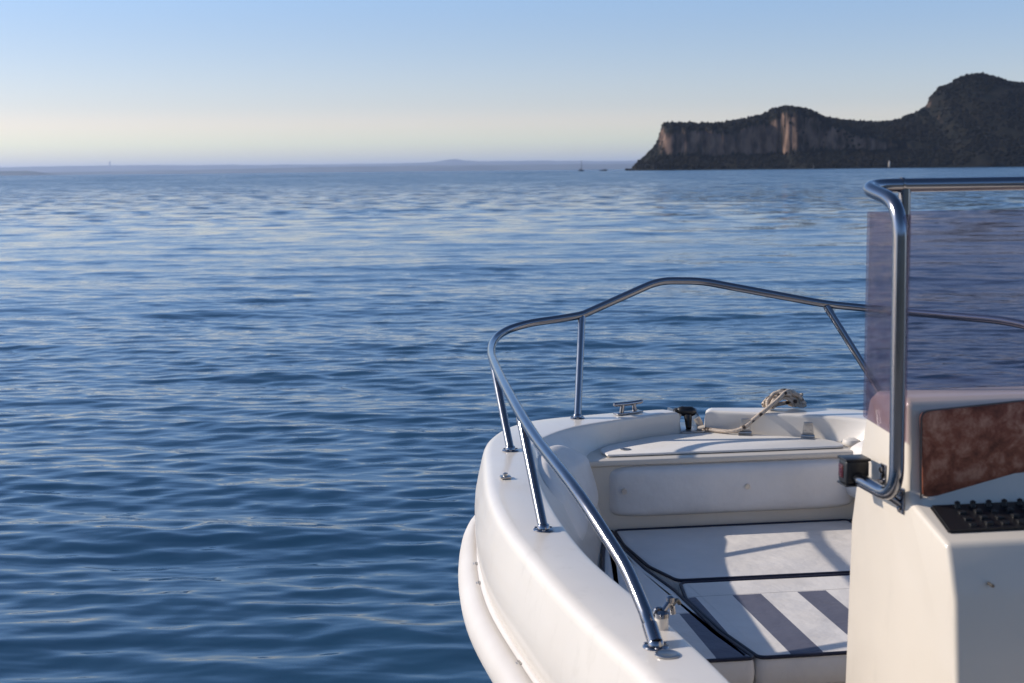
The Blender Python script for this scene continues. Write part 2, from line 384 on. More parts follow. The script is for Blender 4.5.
# cockpit floor, bench, bow deck
bm = prism([(-.56, -4.9), (.60, -4.9), (.68, -1.5), (.6, -.9), (.47, -.45), (-.42, -.45), (-.5, -.9), (-.60, -1.5)], .08, .13)
obj('cockpit_floor', bm, M['nonskid'], boat, angle=30)
bm = prism([(-.62, -1.66), (.70, -1.66), (.64, -1.2), (.55, -.74), (.47, -.44), (-.40, -.44), (-.48, -.74), (-.58, -1.2)], .132, .452, .012)
obj('bench_base', bm, M['gelcoat_cream'], boat)
dk = [(-.455, -.41), (-.42, -.27), (-.30, -.18), (-.185, -.085), (-.070, -.035), (0, -.03), (.070, -.035), (.185, -.085), (.32, -.16), (.47, -.25), (.54, -.41)]
bm = prism([(x, y) for x, y in dk][::-1], .752, .765)
deck = obj('bow_deck', bm, M['gelcoat_cream'], boat, angle=30)
# front wall under the deck, with rolled lip
bm = bmesh.new()
prof = [(-.405, .7655), (-.425, .7655), (-.4315, .763), (-.434, .757), (-.432, .748), (-.424, .743), (-.418, .740), (-.418, .560), (-.424, .52), (-.43, .43)]
A = [[bm.verts.new((s, y, z)) for y, z in prof] for s in np.linspace(-.50, .60, 12)]
for a, b_ in zip(A, A[1:]):
    for k in range(len(a) - 1): bm.faces.new((a[k], a[k + 1], b_[k + 1], b_[k]))
obj('seat_back_wall', bm, M['gelcoat_cream'], boat)
# hatch lid: raised slab with rounded corners
lid = [(-.375, -.385), (-.385, -.30), (-.355, -.245), (-.30, -.20), (-.17, -.115), (-.06, -.072), (.06, -.072), (.17, -.115), (.32, -.20), (.395, -.245), (.435, -.30), (.44, -.385)]
bm = prism([tuple(p[:2]) for p in corner([(x, y, 0) for x, y in lid + [lid[0]]], .03, 4)][:-1][::-1], .7665, .775, .003, 2)
hatch = obj('hatch_lid', bm, M['nonskid'], deck, angle=50)
hatch['label'] = 'pale non-slip lid over the bow locker'
bm = bmesh.new(); lathe(bm, [(.016, .7752), (.018, .7772), (.012, .7775), (.010, .7758)], 20, (-.30, -.315, 0)); obj('lid_pull', bm, M['steel_worn'], deck)
# two hinge plates standing on the locker edge
for s, a, rz in ((.170, -.128, -.30), (.360, -.235, -.42)):
    bm = bmesh.new()
    bevbox(bm, (-.016, -.003, .004), (.016, .003, .050), .0025); bevbox(bm, (-.019, -.032, .0), (.019, .002, .005), .002)
    tube(bm, [(-.018, -.004, .006), (.018, -.004, .006)], .0055, 10)
    for q in (-.009, .009):
        for z in (.022, .038): tube(bm, [(q, -.0055, z), (q, -.003, z)], .0035, 8)
    for v in bm.verts: v.co.x *= 1.25 - max(0, v.co.z - .006) * 7; v.co.z *= 1.15
    o = obj('hinge', bm, M['steel_worn'], deck); o.location = (s, a, .7755); o.rotation_euler = (R(8), 0, rz)
# small white cap at starboard corner of the deck
bm = bmesh.new(); lathe(bm, [(.028, 0), (.030, .008), (.026, .018), (.012, .024), (.002, .0245)], 20, (.475, -.335, .766)); obj('deck_cap', bm, M['gelcoat'], deck)

# ---- cushions
def cushion(name, poly, mat, z0=.456, z1=.535, r=.016, label=None, piping=True, rad=.024):
    P = corner([(x, y, 0) for x, y in poly], rad, 4)
    pts = [np.array(p[:2]) for p in P]
    # drop duplicates of a closed polygon
    out = []
    for p in pts:
        if not out or np.linalg.norm(p - out[-1]) > .004: out.append(p)
    if np.linalg.norm(out[0] - out[-1]) < .004: out.pop()
    area = sum(out[i][0] * out[(i + 1) % len(out)][1] - out[(i + 1) % len(out)][0] * out[i][1] for i in range(len(out)))
    if area < 0: out = out[::-1]
    n = len(out); cen = sum(out) / n
    nr = []
    for i in range(n):
        t = out[(i + 1) % n] - out[i - 1]; t = t / np.linalg.norm(t); nr.append(np.array((t[1], -t[0])))
    bm = bmesh.new(); rings = []
    for off, z in ((-.012, z0), (-.002, z0 + .008), (.002, (z0 + z1) / 2), (-.001, z1 - .012), (-.006, z1 - .003), (-.013, z1), (-.024, z1 + .0015)):
        rings.append([bm.verts.new((*(out[i] + nr[i] * off), z)) for i in range(n)])
    for a, b_ in zip(rings, rings[1:]):
        for k in range(n): bm.faces.new((a[k], a[(k + 1) % n], b_[(k + 1) % n], b_[k]))
    bm.faces.new(rings[0][::-1]); bm.faces.new(rings[-1])
    o = obj(name, bm, mat, boat, angle=70)
    if label: o['label'] = label
    if piping:
        bm = bmesh.new(); pp = [(*(out[i] + nr[i] * (-.004)), z1 - .001) for i in range(n)]; pp += [pp[0], pp[1]]
        tube(bm, pp, .0048, 8, cap=False); obj('piping', bm, M['piping'], o)
    return o
side = [(-.370, -.442), (-.380, -.64), (-.366, -.90), (-.336, -1.11), (-.317, -1.49), (-.285, -1.69), (-.62, -1.69), (-.605, -1.45), (-.555, -1.15), (-.47, -.75), (-.40, -.445)]
def closed(p): 
    q = ((p[0][0] + p[-1][0]) / 2, (p[0][1] + p[-1][1]) / 2); return [q] + p + [q]
cushion('seat_cushion', closed(side), M['vinyl_side'], label='side seat pad with one navy stripe, along the port side')
cushion('seat_cushion', closed([(-x + .06, y) for x, y in side]), M['vinyl_side'], label='side seat pad along the starboard side')
front = [(-.368, -.437), (-.378, -.62), (-.358, -.87), (-.310, -1.030), (.360, -1.036), (.41, -.87), (.438, -.62), (.432, -.437)]
cushion('seat_cushion', closed(front), M['vinyl'], label='plain pale seat pad against the front wall')
cen_ = [(-.310, -1.046), (-.333, -1.20), (-.314, -1.49), (-.282, -1.69), (.34, -1.69), (.37, -1.49), (.39, -1.20), (.36, -1.052)]
cushion('seat_cushion', closed(cen_), M['vinyl_striped'], label='central seat pad with dark lengthwise stripes')

# ---- bolsters
def puff(name, fn, nu, nv, th, mat, label=None, pw=4.):
    """rounded pad: fn(u,v)->(point, normal), u,v in 0..1"""
    bm = bmesh.new(); g = []
    for i in range(nu + 1):
        row = []
        for j in range(nv + 1):
            u, v = i / nu, j / nv; x, y = 2 * u - 1, 2 * v - 1
            # squircle outline
            k = (abs(x)**pw + abs(y)**pw)**(1 / pw); mxx = max(abs(x), abs(y)); s_ = mxx / k if k > 1e-6 else 1
            X, Y = x * s_, y * s_
            h = (1 - min(1, mxx)**6)**.5 if mxx < 1 else 0
            p, n_ = fn((X + 1) / 2, (Y + 1) / 2)
            row.append(bm.verts.new(Vector(p) + Vector(n_) * th * (h * .9 + .1 * math.cos(x * 1.4) * math.cos(y * 1.4) * h)))
        g.append(row)
    for i in range(nu):
        for j in range(nv): bm.faces.new((g[i][j], g[i + 1][j], g[i + 1][j + 1], g[i][j + 1]))
    o = obj(name, bm, mat, boat, angle=None)
    if label: o['label'] = label
    return o
bo = puff('backrest_bolster', lambda u, v: ((-.376 + .836 * u, -.418, .572 + .170 * v), (0, -1, 0)), 60, 24, .034, M['vinyl'], 'long padded bolster on the wall below the bow deck', 9.)
for s in (-.335, .077):
    bm = bmesh.new(); tube(bm, [(s, -.449, .665), (s, -.4565, .665)], .009, 16); tube(bm, [(s, -.456, .665), (s, -.4585, .665)], .004, 10)
    obj('button', bm, M['steel_worn'], bo)
stp = [np.array(r) for r in stn]
def wall_pt(tt, w, sgn):
    f = tt * (len(stp) - 1); i = min(int(f), len(stp) - 2); r = stp[i] * (1 - (f - i)) + stp[i + 1] * (f - i)
    I, Md, Lw = np.array((*r[0:2], .85)), np.array((*r[4:6], .765)), np.array((*r[6:8], .50))
    p = I * (1 - w / .35) + Md * (w / .35) if w < .35 else Md * (1 - (w - .35) / .65) + Lw * ((w - .35) / .65)
    return np.array((p[0] * sgn, p[1], p[2]))
def wall_fn(t0, t1, w0, w1, sgn):
    def f(u, v):
        tt, w = t0 + (t1 - t0) * u, w0 + (w1 - w0) * v
        p = wall_pt(tt, w, sgn); du = wall_pt(tt + .01, w, sgn) - wall_pt(tt - .01, w, sgn); dv = wall_pt(tt, min(1, w + .05), sgn) - wall_pt(tt, max(0, w - .05), sgn)
        n_ = np.cross(du, dv); n_ /= np.linalg.norm(n_)
        if n_[2] < 0: n_ = -n_
        return p - n_ * .004, n_
    return f
puff('backrest_bolster', wall_fn(.585, .750, .07, .72, 1), 30, 24, .028, M['vinyl'], 'rounded corner bolster on the port side wall', 4.5)
puff('backrest_bolster', wall_fn(.585, .750, .07, .72, -1), 30, 24, .028, M['vinyl'], 'rounded corner bolster on the starboard side wall', 4.5)

# ---- bow rail
RR = .0136
prt = [(-.705, -2.145, .905), (-.757, -1.937, .998), (-.79, -1.512, 1.053), (-.79, -1.077, 1.087), (-.765, -.58, 1.098), (-.738, -.27, 1.103), (-.700, -.085, 1.114),
       (-.648, -.015, 1.142), (-.575, .0, 1.175), (-.50, .01, 1.192), (-.417, .015, 1.203), (-.337, .02, 1.223), (-.24, .03, 1.258), (-.139, .04, 1.292), (-.072, .045, 1.303), (.008, .045, 1.302)]
prt = [(-.705, -2.140, .905), (-.757, -1.931, 1.002), (-.79, -1.507, 1.057), (-.79, -1.073, 1.092), (-.768, -.60, 1.108), (-.744, -.31, 1.114), (-.716, -.155, 1.128), (-.688, -.085, 1.142),
       (-.643, -.032, 1.156), (-.568, -.002, 1.171), (-.478, .008, 1.181), (-.41, .014, 1.189)]
rail_pts = cr_spline(prt, 6)
bend = lambda a, b_, c_, r_: corner([a, b_, c_], r_, 8)[1:-1]
K = [prt[0], prt[-1], (-.378, .020, 1.194), (-.098, .045, 1.306), (.055, .045, 1.302), (.463, -.10, 1.223), (.71, -.10, 1.194), (.78, -.908, 1.236), (.80, -1.4, 1.19), (.76, -1.95, 1.05)]
full = [Vector((-.683, -2.290, .796)), Vector((-.692, -2.25, .845))] + bend((-.692, -2.25, .846), K[0], tuple(rail_pts[3]), .045) + [Vector(p) for p in rail_pts[3:-1]]
for q, r_ in ((2, .03), (3, .05), (4, .05), (5, .05), (6, .14), (7, .2)): full += bend(K[q - 1], K[q], K[q + 1], r_)
full += [Vector(p) for p in cr_spline([K[8], (.79, -1.7, 1.13), K[9]], 5)] + bend(K[9], (.715, -2.16, .92), (.70, -2.26, .86), .045) + [Vector((.70, -2.26, .86)), Vector((.69, -2.296, .796))]
bm = tube(bmesh.new(), full, RR, 16); rail = obj('bow_rail', bm, M['steel'], boat, angle=None)
def base_flange(x, y, z, parent):
    bm = bmesh.new(); lathe(bm, [(.024, 0), (.026, .002), (.024, .0045), (.016, .006), (.0145, .014), (.0125, .016)], 22)
    for k in range(3):
        a = 2.1 * k + .4; lathe(bm, [(.0045, .003), (.0045, .0065), (.002, .0075)], 8, (.0205 * math.cos(a), .0205 * math.sin(a), 0))
    o = obj('rail_foot', bm, M['steel'], parent); o.location = (x, y, z); return o
def post(b0, t0):
    bm = tube(bmesh.new(), [Vector(b0), Vector(t0)], .0126, 14); lathe_p = Vector(t0) - Vector(b0)
    tube(bm, [Vector(b0) + lathe_p * .93, Vector(b0) + lathe_p * .97], .0136, 14)
    obj('rail_post', bm, M['steel'], rail, angle=60); base_flange(b0[0], b0[1], b0[2] - .003, rail)
bm = tube(bmesh.new(), [(-.6835, -2.293, .80), (-.6885, -2.267, .828)], .0151, 16); obj('rail_sleeve', bm, M['steel'], rail)
base_flange(-.683, -2.296, .7905, rail); base_flange(.69, -2.296, .7905, rail)
post((-.772, -1.514, .829), (-.79, -1.263, 1.070)); post((-.73, -.639, .853), (-.744, -.31, 1.110)); post((-.424, -.118, .853), (-.381, .018, 1.190))
post((.66, -.26, .851), (.468, -.102, 1.215)); post((.772, -1.514, .829), (.80, -1.27, 1.20))

# ---- small fittings
def cleat(s, a, rz, parent):
    bm = bmesh.new()
    bevbox(bm, (-.055, -.016, 0), (.055, .016, .006), .002)
    for q in (-.024, .024): tube(bm, [(q * 1.2, 0, .004), (q, 0, .032)], .008, 12)
    tube(bm, cr_spline([(-.062, 0, .036), (-.03, 0, .0345), (0, 0, .034), (.03, 0, .0345), (.062, 0, .036)], 4), [.005] + [.0075] * 15 + [.005], 12)
    o = obj('cleat', bm, M['steel'], parent); o.location = (s, a, .853); o.rotation_euler = (0, 0, rz); return o
cleat(-.234, -.065, .42, boat)
# anchor roller and cheek plates in the bow notch
bm = bmesh.new()
for q in (-.040, .040):
    t = prism([(-.05, .773), (.13, .773), (.16, .80), (.13, .835), (.05, .842), (-.03, .80)], q - .002, q + .002, axis='x')
    me = bpy.data.meshes.new('t'); t.to_mesh(me); t.free(); bm.from_mesh(me); bpy.data.meshes.remove(me)
bevbox(bm, (-.038, -.06, .773), (.038, .14, .777), .001)
roller = obj('anchor_roller', bm, M['steel_worn'], boat, angle=40)
bm = bmesh.new(); tube(bm, cr_spline([(-.026, .05, .838), (-.018, .045, .836), (0, .04, .834), (.02, .04, .833), (.036, .04, .828)], 3), [.010, .014, .015, .017, .018, .018, .018, .018, .018, .018, .017, .014, .010], 16)
tube(bm, [(.006, .03, .82), (.004, .01, .778)], [.015, .010], 14)
lathe(bm, [(.012, 0), (.017, .004), (.017, .014), (.010, .02)], 16, (-.026, .05, .826))
obj('roller_wheel', bm, M['black'], roller)
bm = bmesh.new(); tube(bm, corner([(-.041, -.005, .776), (-.040, -.004, .815), (-.033, .0, .832)], .02), .008, 12); obj('roller_guide', bm, M['pale'], roller)
bm = bmesh.new(); tube(bm, corner([(.041, -.02, .776), (.036, -.02, .80), (.026, -.015, .818)], .02), .012, 12); tube(bm, [(.03, -.03, .783), (.048, -.045, .789)], .009, 10); obj('roller_guide', bm, M['pale'], roller)
# white socket with chrome latch by the near rail foot
bm = bmesh.new(); lathe(bm, [(.0155, .0), (.0165, .003), (.016, .034), (.0145, .040), (.006, .042)], 20, (0, 0, 0))
sock = obj('fender_socket', bm, M['gelcoat'], boat)
bm = bmesh.new(); lathe(bm, [(.0175, .030), (.018, .040), (.012, .046), (.006, .047)], 18, (0, 0, 0))
tube(bm, corner([(-0.0180, 0.0000, 0.0330), (-0.0120, 0.0000, 0.0510), (0.0000, 0.0050, 0.0490)], .01), .0045, 8)
tube(bm, corner([(0.0040, 0.0000, 0.0440), (0.0200, 0.0080, 0.0610), (0.0290, 0.0150, 0.0490), (0.0320, 0.0150, 0.0310)], .01), .007, 10)
lathe(bm, [(.004, -.010), (.010, -.006), (.010, .006), (.004, .010)], 12, (0.0240, 0.0100, 0.0670))
obj('latch', bm, M['steel'], sock)
bm = bmesh.new(); tube(bm, corner([(0.0270, 0.0100, 0.0530), (0.0440, 0.0250, 0.0630), (0.0520, 0.0350, 0.0490)], .008), .005, 10); obj('latch_pin', bm, M['screw'], sock)
sock.location = (-.648, -2.20, .793); sock.scale = (.85, .85, .85)
bm = bmesh.new(); lathe(bm, [(.024, 0), (.024, .002), (.021, .0035), (.017, .0037), (.015, .0025), (.002, .0026)], 28, (-.673, -2.345, .7925)); obj('filler_cap', bm, M['steel_worn'], boat)
bm = bmesh.new(); bevbox(bm, (-.812, -1.03, .850), (-.782, -1.0, .856), .002); lathe(bm, [(.007, 0), (.007, .008), (.004, .010)], 12, (-.797, -1.015, .855)); obj('snap_stud', bm, M['steel_worn'], boat)

# ================================================================== CONSOLE
CS = .35
prof = [(-2.39, .132), (-2.41, .74), (-2.427, 1.056), (-2.459, 1.174), (-2.488, 1.262), (-2.500, 1.296), (-2.53, 1.312), (-2.655, 1.320), (-2.668, 1.308), (-2.674, 1.16), (-2.690, 1.150), (-2.822, 1.116), (-2.853, 1.035), (-2.869, .90), (-2.869, .132)]
bm = prism(prof, -CS, CS, .009, 3, axis='x')
console = obj('console', bm, M['gelcoat_cream'], boat, angle=35)
console['label'] = 'cream steering console behind the bow seats'
# instrument panel (dark brown burl) on the rear face
bm = prism([tuple(p[:2]) for p in corner([(-.20, 1.158, 0), (-.328, 1.158, 0), (-.332, 1.299, 0), (-.15, 1.3115, 0), (.15, 1.3115, 0), (.332, 1.299, 0), (.328, 1.158, 0), (.20, 1.158, 0), (-.20, 1.158, 0)], .012, 4)][:-1], -2.6835, -2.670, .0015, 2)
for v in bm.verts: v.co = Vector((v.co.x, v.co.z, v.co.y))
o = obj('instrument_panel', bm, M['burl'], console, angle=40)
fr_ = [(-.331, -2.684, 1.156), (-.334, -2.682, 1.301), (-.15, -2.682, 1.3135), (.15, -2.682, 1.3135), (.334, -2.682, 1.301), (.331, -2.684, 1.156)]
bm = tube(bmesh.new(), corner(fr_, .014, 5), .0016, 8); obj('panel_trim', bm, M['screw'], console)
# moulded pod below the panel: a ramp rising to the middle
bm = bmesh.new()
xs = [-.335, -.325, -.168, -.145, 0, .145, .168, .325, .335]; zt = [1.156, 1.158, 1.1955, 1.197, 1.197, 1.197, 1.1955, 1.158, 1.156]
rows = [[bm.verts.new((x_, y_, z_)) for x_, (y_, z_) in zip(xs, [(yy, f_(t_)) for t_ in zt])] for yy, f_ in ((-2.672, lambda t_: t_), (-2.680, lambda t_: t_), (-2.683, lambda t_: t_ - .003), (-2.702, lambda t_: 1.147 + (t_ - 1.156) * .12), (-2.704, lambda t_: 1.12))]
for a, b_ in zip(rows, rows[1:]):
    for k in range(len(a) - 1): bm.faces.new((a[k], a[k + 1], b_[k + 1], b_[k]))
obj('dash_fairing', bm, M['gelcoat_cream'], console, angle=50)
# switch tray
bm = bmesh.new()
tray = [(-.315, -2.725), (-.300, -2.725), (.30, -2.725), (.325, -2.80), (-.325, -2.80)]
t = prism([(-.290, -2.712), (.290, -2.712), (.328, -2.803), (-.328, -2.803)], 1.1, 1.1, 0)
t.free()
vb = [bm.verts.new((x_, y_, 1.1445 + (y_ + 2.712) * .26 + h_)) for h_ in (-.01, .0045) for x_, y_ in ((-.326, -2.706), (.326, -2.706), (.332, -2.792), (-.332, -2.792))]
for f_ in ((0, 1, 2, 3), (4, 5, 6, 7), (0, 1, 5, 4), (1, 2, 6, 5), (2, 3, 7, 6), (3, 0, 4, 7)): bm.faces.new([vb[i] for i in f_])
bmesh.ops.recalc_face_normals(bm, faces=bm.faces[:]); bmesh.ops.bevel(bm, geom=bm.edges[:], offset=.003, segments=2, affect='EDGES')
obj('switch_tray', bm, M['black'], console)
for k in range(22):
    x_ = -.285 + k * .0213 * 1.27
    bm = bmesh.new(); lathe(bm, [(.0055, .0), (.0058, .003), (.0042, .006), (.0048, .010), (.002, .012)], 12, (x_, -2.720, 1.146)); obj('toggle_switch', bm, M['black'], console)
    for y_ in (-2.738, -2.758, -2.776):
        bm = bmesh.new(); zz_ = 1.149 + (y_ + 2.712) * .26; bevbox(bm, (x_ - .006, y_ - .005, zz_ - .003), (x_ + .006, y_ + .005, zz_ + .003 + .002 * (k % 2)), .001); obj('label_plate', bm, M['black'], console)
    if k == 4:
        bm = bmesh.new(); bevbox(bm, (x_ - .005, -2.770, 1.130), (x_ + .005, -2.760, 1.1385), .0015); obj('rocker_switch', bm, M['screw'], console)
bm = bmesh.new(); tube(bm, [(-.292, -2.8635, 1.058), (-.292, -2.848, 1.058)], .0028, 12); o = obj('screw', bm, M['screw'], console)

# windshield: wrap-round tinted sheet
ws = corner([(-.357, -2.668, 0), (-.357, -2.478, 0), (.357, -2.478, 0), (.357, -2.668, 0)], .022, 6)
ws = [tuple(p[:2]) for p in ws]
bm = bmesh.new(); TH = .0045
def wz(y): return 1.249 + (y + 2.668) / .19 * .013
outr, inr = [], []
for i, p in enumerate(ws):
    a, b_ = np.array(ws[max(0, i - 1)]), np.array(ws[min(len(ws) - 1, i + 1)]); t = (b_ - a) / np.linalg.norm(b_ - a); n_ = np.array((t[1], -t[0]))
    q = np.array(p) + n_ * TH
    outr.append([bm.verts.new((p[0], p[1], z)) for z in (wz(p[1]), 1.622)]); inr.append([bm.verts.new((q[0], q[1], z)) for z in (wz(p[1]), 1.622)])
for k in range(len(ws) - 1):
    bm.faces.new((outr[k][0], outr[k + 1][0], outr[k + 1][1], outr[k][1])); bm.faces.new((inr[k][0], inr[k + 1][0], inr[k + 1][1], inr[k][1]))
    bm.faces.new((outr[k][1], outr[k + 1][1], inr[k + 1][1], inr[k][1])); bm.faces.new((outr[k][0], outr[k + 1][0], inr[k + 1][0], inr[k][0]))
for k in (0, -1): bm.faces.new((outr[k][0], outr[k][1], inr[k][1], inr[k][0]))
obj('windshield', bm, M['tint'], console, angle=40)

# grab rail wrapping the windshield
g = [(-.385, -2.53, 1.156), (-.378, -2.660, 1.150), (-.374, -2.682, 1.25), (-.372, -2.648, 1.595), (-.372, -2.60, 1.650), (-.372, -2.497, 1.667), (-.30, -2.497, 1.6685)]
gp = corner(g[:2] + [(-.374, -2.678, 1.16)] + g[2:], .055, 8)
gp = corner([(-.386, -2.553, 1.162), (-.374, -2.684, 1.156), (-.3655, -2.655, 1.640), (-.372, -2.502, 1.667), (0, -2.502, 1.6685)], .055, 9)
half = gp[:-1]
allp = half + [Vector((0, -2.502, 1.6685))] + [Vector((-p.x, p.y, p.z)) for p in half[::-1]]
bm = tube(bmesh.new(), allp, .0122, 16)
for p0, p1 in (((-.30, -2.502, 1.6685), (-.296, -2.502, 1.6685)), ((.296, -2.502, 1.6685), (.30, -2.502, 1.6685))): tube(bm, [p0, p1], .0132, 16)
grab = obj('grab_rail', bm, M['steel'], console, angle=60)
for sg in (-1, 1):
    bm = tube(bmesh.new(), [(sg * .293, -2.502, 1.665), (sg * .302, -2.520, 1.31)], .0105, 14)
    tube(bm, [(sg * .2935, -2.503, 1.66), (sg * .2945, -2.506, 1.615)], .0108, 14); obj('rail_strut', bm, M['steel'], console)
    for y_, z_ in ((-2.575, 1.170), (-2.652, 1.146)):
        bm = bmesh.new(); bevbox(bm, (min(sg * .348, sg * .3535), y_ - .012, z_ - .022), (max(sg * .348, sg * .3535), y_ + .012, z_ + .022), .002)
        for q in (-.012, .012): tube(bm, [(sg * .353, y_, z_ + q), (sg * .3575, y_, z_ + q)], .005, 10)
        tube(bm, [(sg * .35, y_, z_ - .008), (sg * .379, y_ + .002, 1.158)], .006, 10); obj('bracket', bm, M['steel'], console)
# navigation light (port) on the rail end
bm = bmesh.new(); bevbox(bm, (-.409, -2.552, 1.151), (-.366, -2.512, 1.195), .006, 3)
nav = obj('navigation_light', bm, M['black'], console); nav['label'] = 'black side light box on the port side of the console'
bm = bmesh.new(); bevbox(bm, (-.4112, -2.540, 1.161), (-.405, -2.518, 1.186), .003, 2); obj('lens', bm, M['red'], nav)
bm = bmesh.new(); bevbox(bm, (-.4105, -2.5535, 1.1925), (-.364, -2.5105, 1.1975), .002, 2); obj('lamp_rim', bm, M['black'], nav)
bm = bmesh.new(); bevbox(bm, (-.4105, -2.5535, 1.1485), (-.364, -2.5105, 1.1525), .002, 2); obj('lamp_rim', bm, M['black'], nav)

# ================================================================== ROPE
rope = tag(empty('mooring_rope', (.626, 5.0, 0), YAW), 'cream rope with dark flecks lying from the bow notch to a heap on the gunwale', 'rope')
rp = [(.030, -.02, .782), (.048, -.05, .784), (.08, -.085, .784), (.12, -.12, .786), (.155, -.135, .797), (.20, -.14, .832), (.25, -.135, .868), (.29, -.12, .893), (.32, -.10, .912), (.345, -.08, .915), (.37, -.07, .895), (.385, -.06, .875)]
pts = cr_spline(rp, 6); random.seed(3)
for k in range(10):
    c = Vector((.322 + random.uniform(-.02, .03), -.075 + random.uniform(-.02, .02), .858)); ax = random.uniform(-.6, .6); w = random.uniform(.038, .068); h = random.uniform(.022, .055)
    a0 = random.uniform(-.3, .3)
    for j in range(9):
        an = math.pi * (j / 8) * (1 if k % 2 else -1) + (math.pi if not k % 2 else 0)
        q = c + Vector((math.cos(an) * w * math.cos(ax), math.cos(an) * w * math.sin(ax) * .7, abs(math.sin(an)) * h + .006)) + Vector((random.uniform(-.004, .004), random.uniform(-.006, .006), 0))
        pts.append(np.array(q))
pts = pts[:len(cr_spline(rp, 6))] + cr_spline([pts[len(cr_spline(rp, 6)) - 1]] + pts[len(cr_spline(rp, 6)):], 3)[1:]
bm = tube(bmesh.new(), pts, .0072, 8); obj('rope_line', bm, M['rope'], rope, angle=None)
bm = tube(bmesh.new(), cr_spline([(.37, -.05, .90), (.39, -.04, .893), (.405, -.05, .897)], 4), .0055, 8); obj('rope_end', bm, M['rope'], rope, angle=None)

# ================================================================== WATER
def build_water():
    H = 1.7; F = 1422.
    r = [1.2]
    while r[-1] < 45000:
        d = max(.016, r[-1]**2 / (H * F) * .42)
        if r[-1] > 600: d = max(d, r[-1] * .06)
        d = min(d, r[-1] * .12)
        r.append(r[-1] + d)
    r = np.array(r)
    main = np.linspace(-26, 26, 760); side = np.linspace(26, 334, 90)[1:-1]
    th = np.radians(np.concatenate([main, side])); nth = len(th)
    RR_, TT = np.meshgrid(r, th, indexing='ij')
    X = RR_ * np.sin(TT); Y = RR_ * np.cos(TT)
    dr = np.gradient(r)[:, None]; dth = np.full(nth, math.radians(52 / 759.)); dth[760:] = math.radians(3.5)
    rng_ = np.random.default_rng(11)
    Z = np.zeros_like(X); DX = np.zeros_like(X); DY = np.zeros_like(X)
    NW = 135
    for i in range(NW):
        lam = 10 ** rng_.uniform(math.log10(.11), math.log10(9.)); k = 2 * math.pi / lam
        spread = 12 if lam > 1.2 else 17 if lam > .4 else 25
        ang = math.radians(-97 + rng_.normal(0, spread))        # travel direction; crests lie across the view
        kx, ky = math.cos(ang) * k, math.sin(ang) * k
        slope = .0178 * (1.3 if lam < .35 else 1.0 if lam < 1.5 else (1.5 / lam)**.55) * rng_.uniform(.6, 1.4)
        amp = slope / k; ph = rng_.uniform(0, 6.28)
        # grid spacing seen along the wave vector
        kr = np.abs((kx * np.sin(TT) + ky * np.cos(TT))); kt = np.abs((kx * np.cos(TT) - ky * np.sin(TT)))
        adv = (kr * dr + kt * RR_ * dth) / (2 * math.pi)        # cycles per cell
        w = np.clip((.42 - adv) / .22, 0, 1)
        P = kx * X + ky * Y + ph
        # slow grouping so that crests have ends
        gx, gy = rng_.normal(0, .35, 2) / max(lam, .5); grp = .55 + .45 * np.sin(gx * X * 2 + gy * Y * 2 + rng_.uniform(0, 6.28))
        a = amp * w * grp
        Z += a * np.cos(P)
        DX -= a * .9 * math.cos(ang) * np.sin(P); DY -= a * .9 * math.sin(ang) * np.sin(P)
    nr_ = len(r)
    V = np.stack([X + DX, Y + DY, Z], -1).reshape(-1, 3)
    V = np.concatenate([V, [[0, 0, 0]]])
    i = np.arange(nr_ - 1)[:, None]; j = np.arange(nth)[None, :]; j2 = (j + 1) % nth
    Fc = np.stack([i * nth + j, (i + 1) * nth + j, (i + 1) * nth + j2, i * nth + j2], -1).reshape(-1, 4)[:, ::-1]
    me = bpy.data.meshes.new('water')
    nf = len(Fc); fan = np.stack([np.full(nth, nr_ * nth), (np.arange(nth) + 1) % nth, np.arange(nth)], -1)[:, ::-1]
    me.vertices.add(len(V)); me.vertices.foreach_set('co', V.ravel().astype(np.float32))
    me.loops.add(nf * 4 + nth * 3); me.loops.foreach_set('vertex_index', np.concatenate([Fc.ravel(), fan.ravel()]).astype(np.int32))
    me.polygons.add(nf + nth)
    me.polygons.foreach_set('loop_start', np.concatenate([np.arange(nf) * 4, nf * 4 + np.arange(nth) * 3]).astype(np.int32))
    me.update(); me.validate(); me.shade_smooth()
    me.materials.append(M['water'])
    o = bpy.data.objects.new('water', me); COL.objects.link(o); tag(o, kind='structure')
    n0 = me.polygons[10].normal
    if n0.z < 0: me.flip_normals()
    print('water verts', len(V), 'rows', nr_)
build_water()

# ================================================================== HEADLAND
YR = 1600.
def ux(u, Y): return (u - 512) / 1422. * Y
def vh(u, v, Y): return (170.2 - .0101 * (u - 512) - v) / 1422. * Y + 1.7
sky_px = [(633, 168.5), (639, 163), (647, 156), (653, 150), (658, 142), (660.5, 136), (662, 127), (672, 125.5), (690, 126), (715, 127), (735, 123), (750, 120), (764, 117), (769, 112), (780, 110), (795, 112), (812, 117), (830, 121), (850, 123.5),
          (872, 124.5), (888, 124), (903, 119), (918, 112), (922, 110), (927, 100), (934, 91), (944, 88), (952, 82), (962, 78), (975, 77), (990, 79), (1003, 84), (1024, 87), (1060, 92), (1120, 96), (1200, 108), (1300, 135), (1380, 167)]
su = np.array([p[0] for p in sky_px]); sh = np.array([max(0, vh(p[0], p[1], YR)) for p in sky_px])
def fbm(x, y, z=0., o=5):
    return noise.fractal(Vector((x, y, z)), 1.0, 2.0, o)
def shore(u): return 1478 + (8 * math.sin(u * .03)) - 22 * min(1, max(0, (u - 772) / 8)) - 25 * min(1, max(0, (u - 850) / 150))
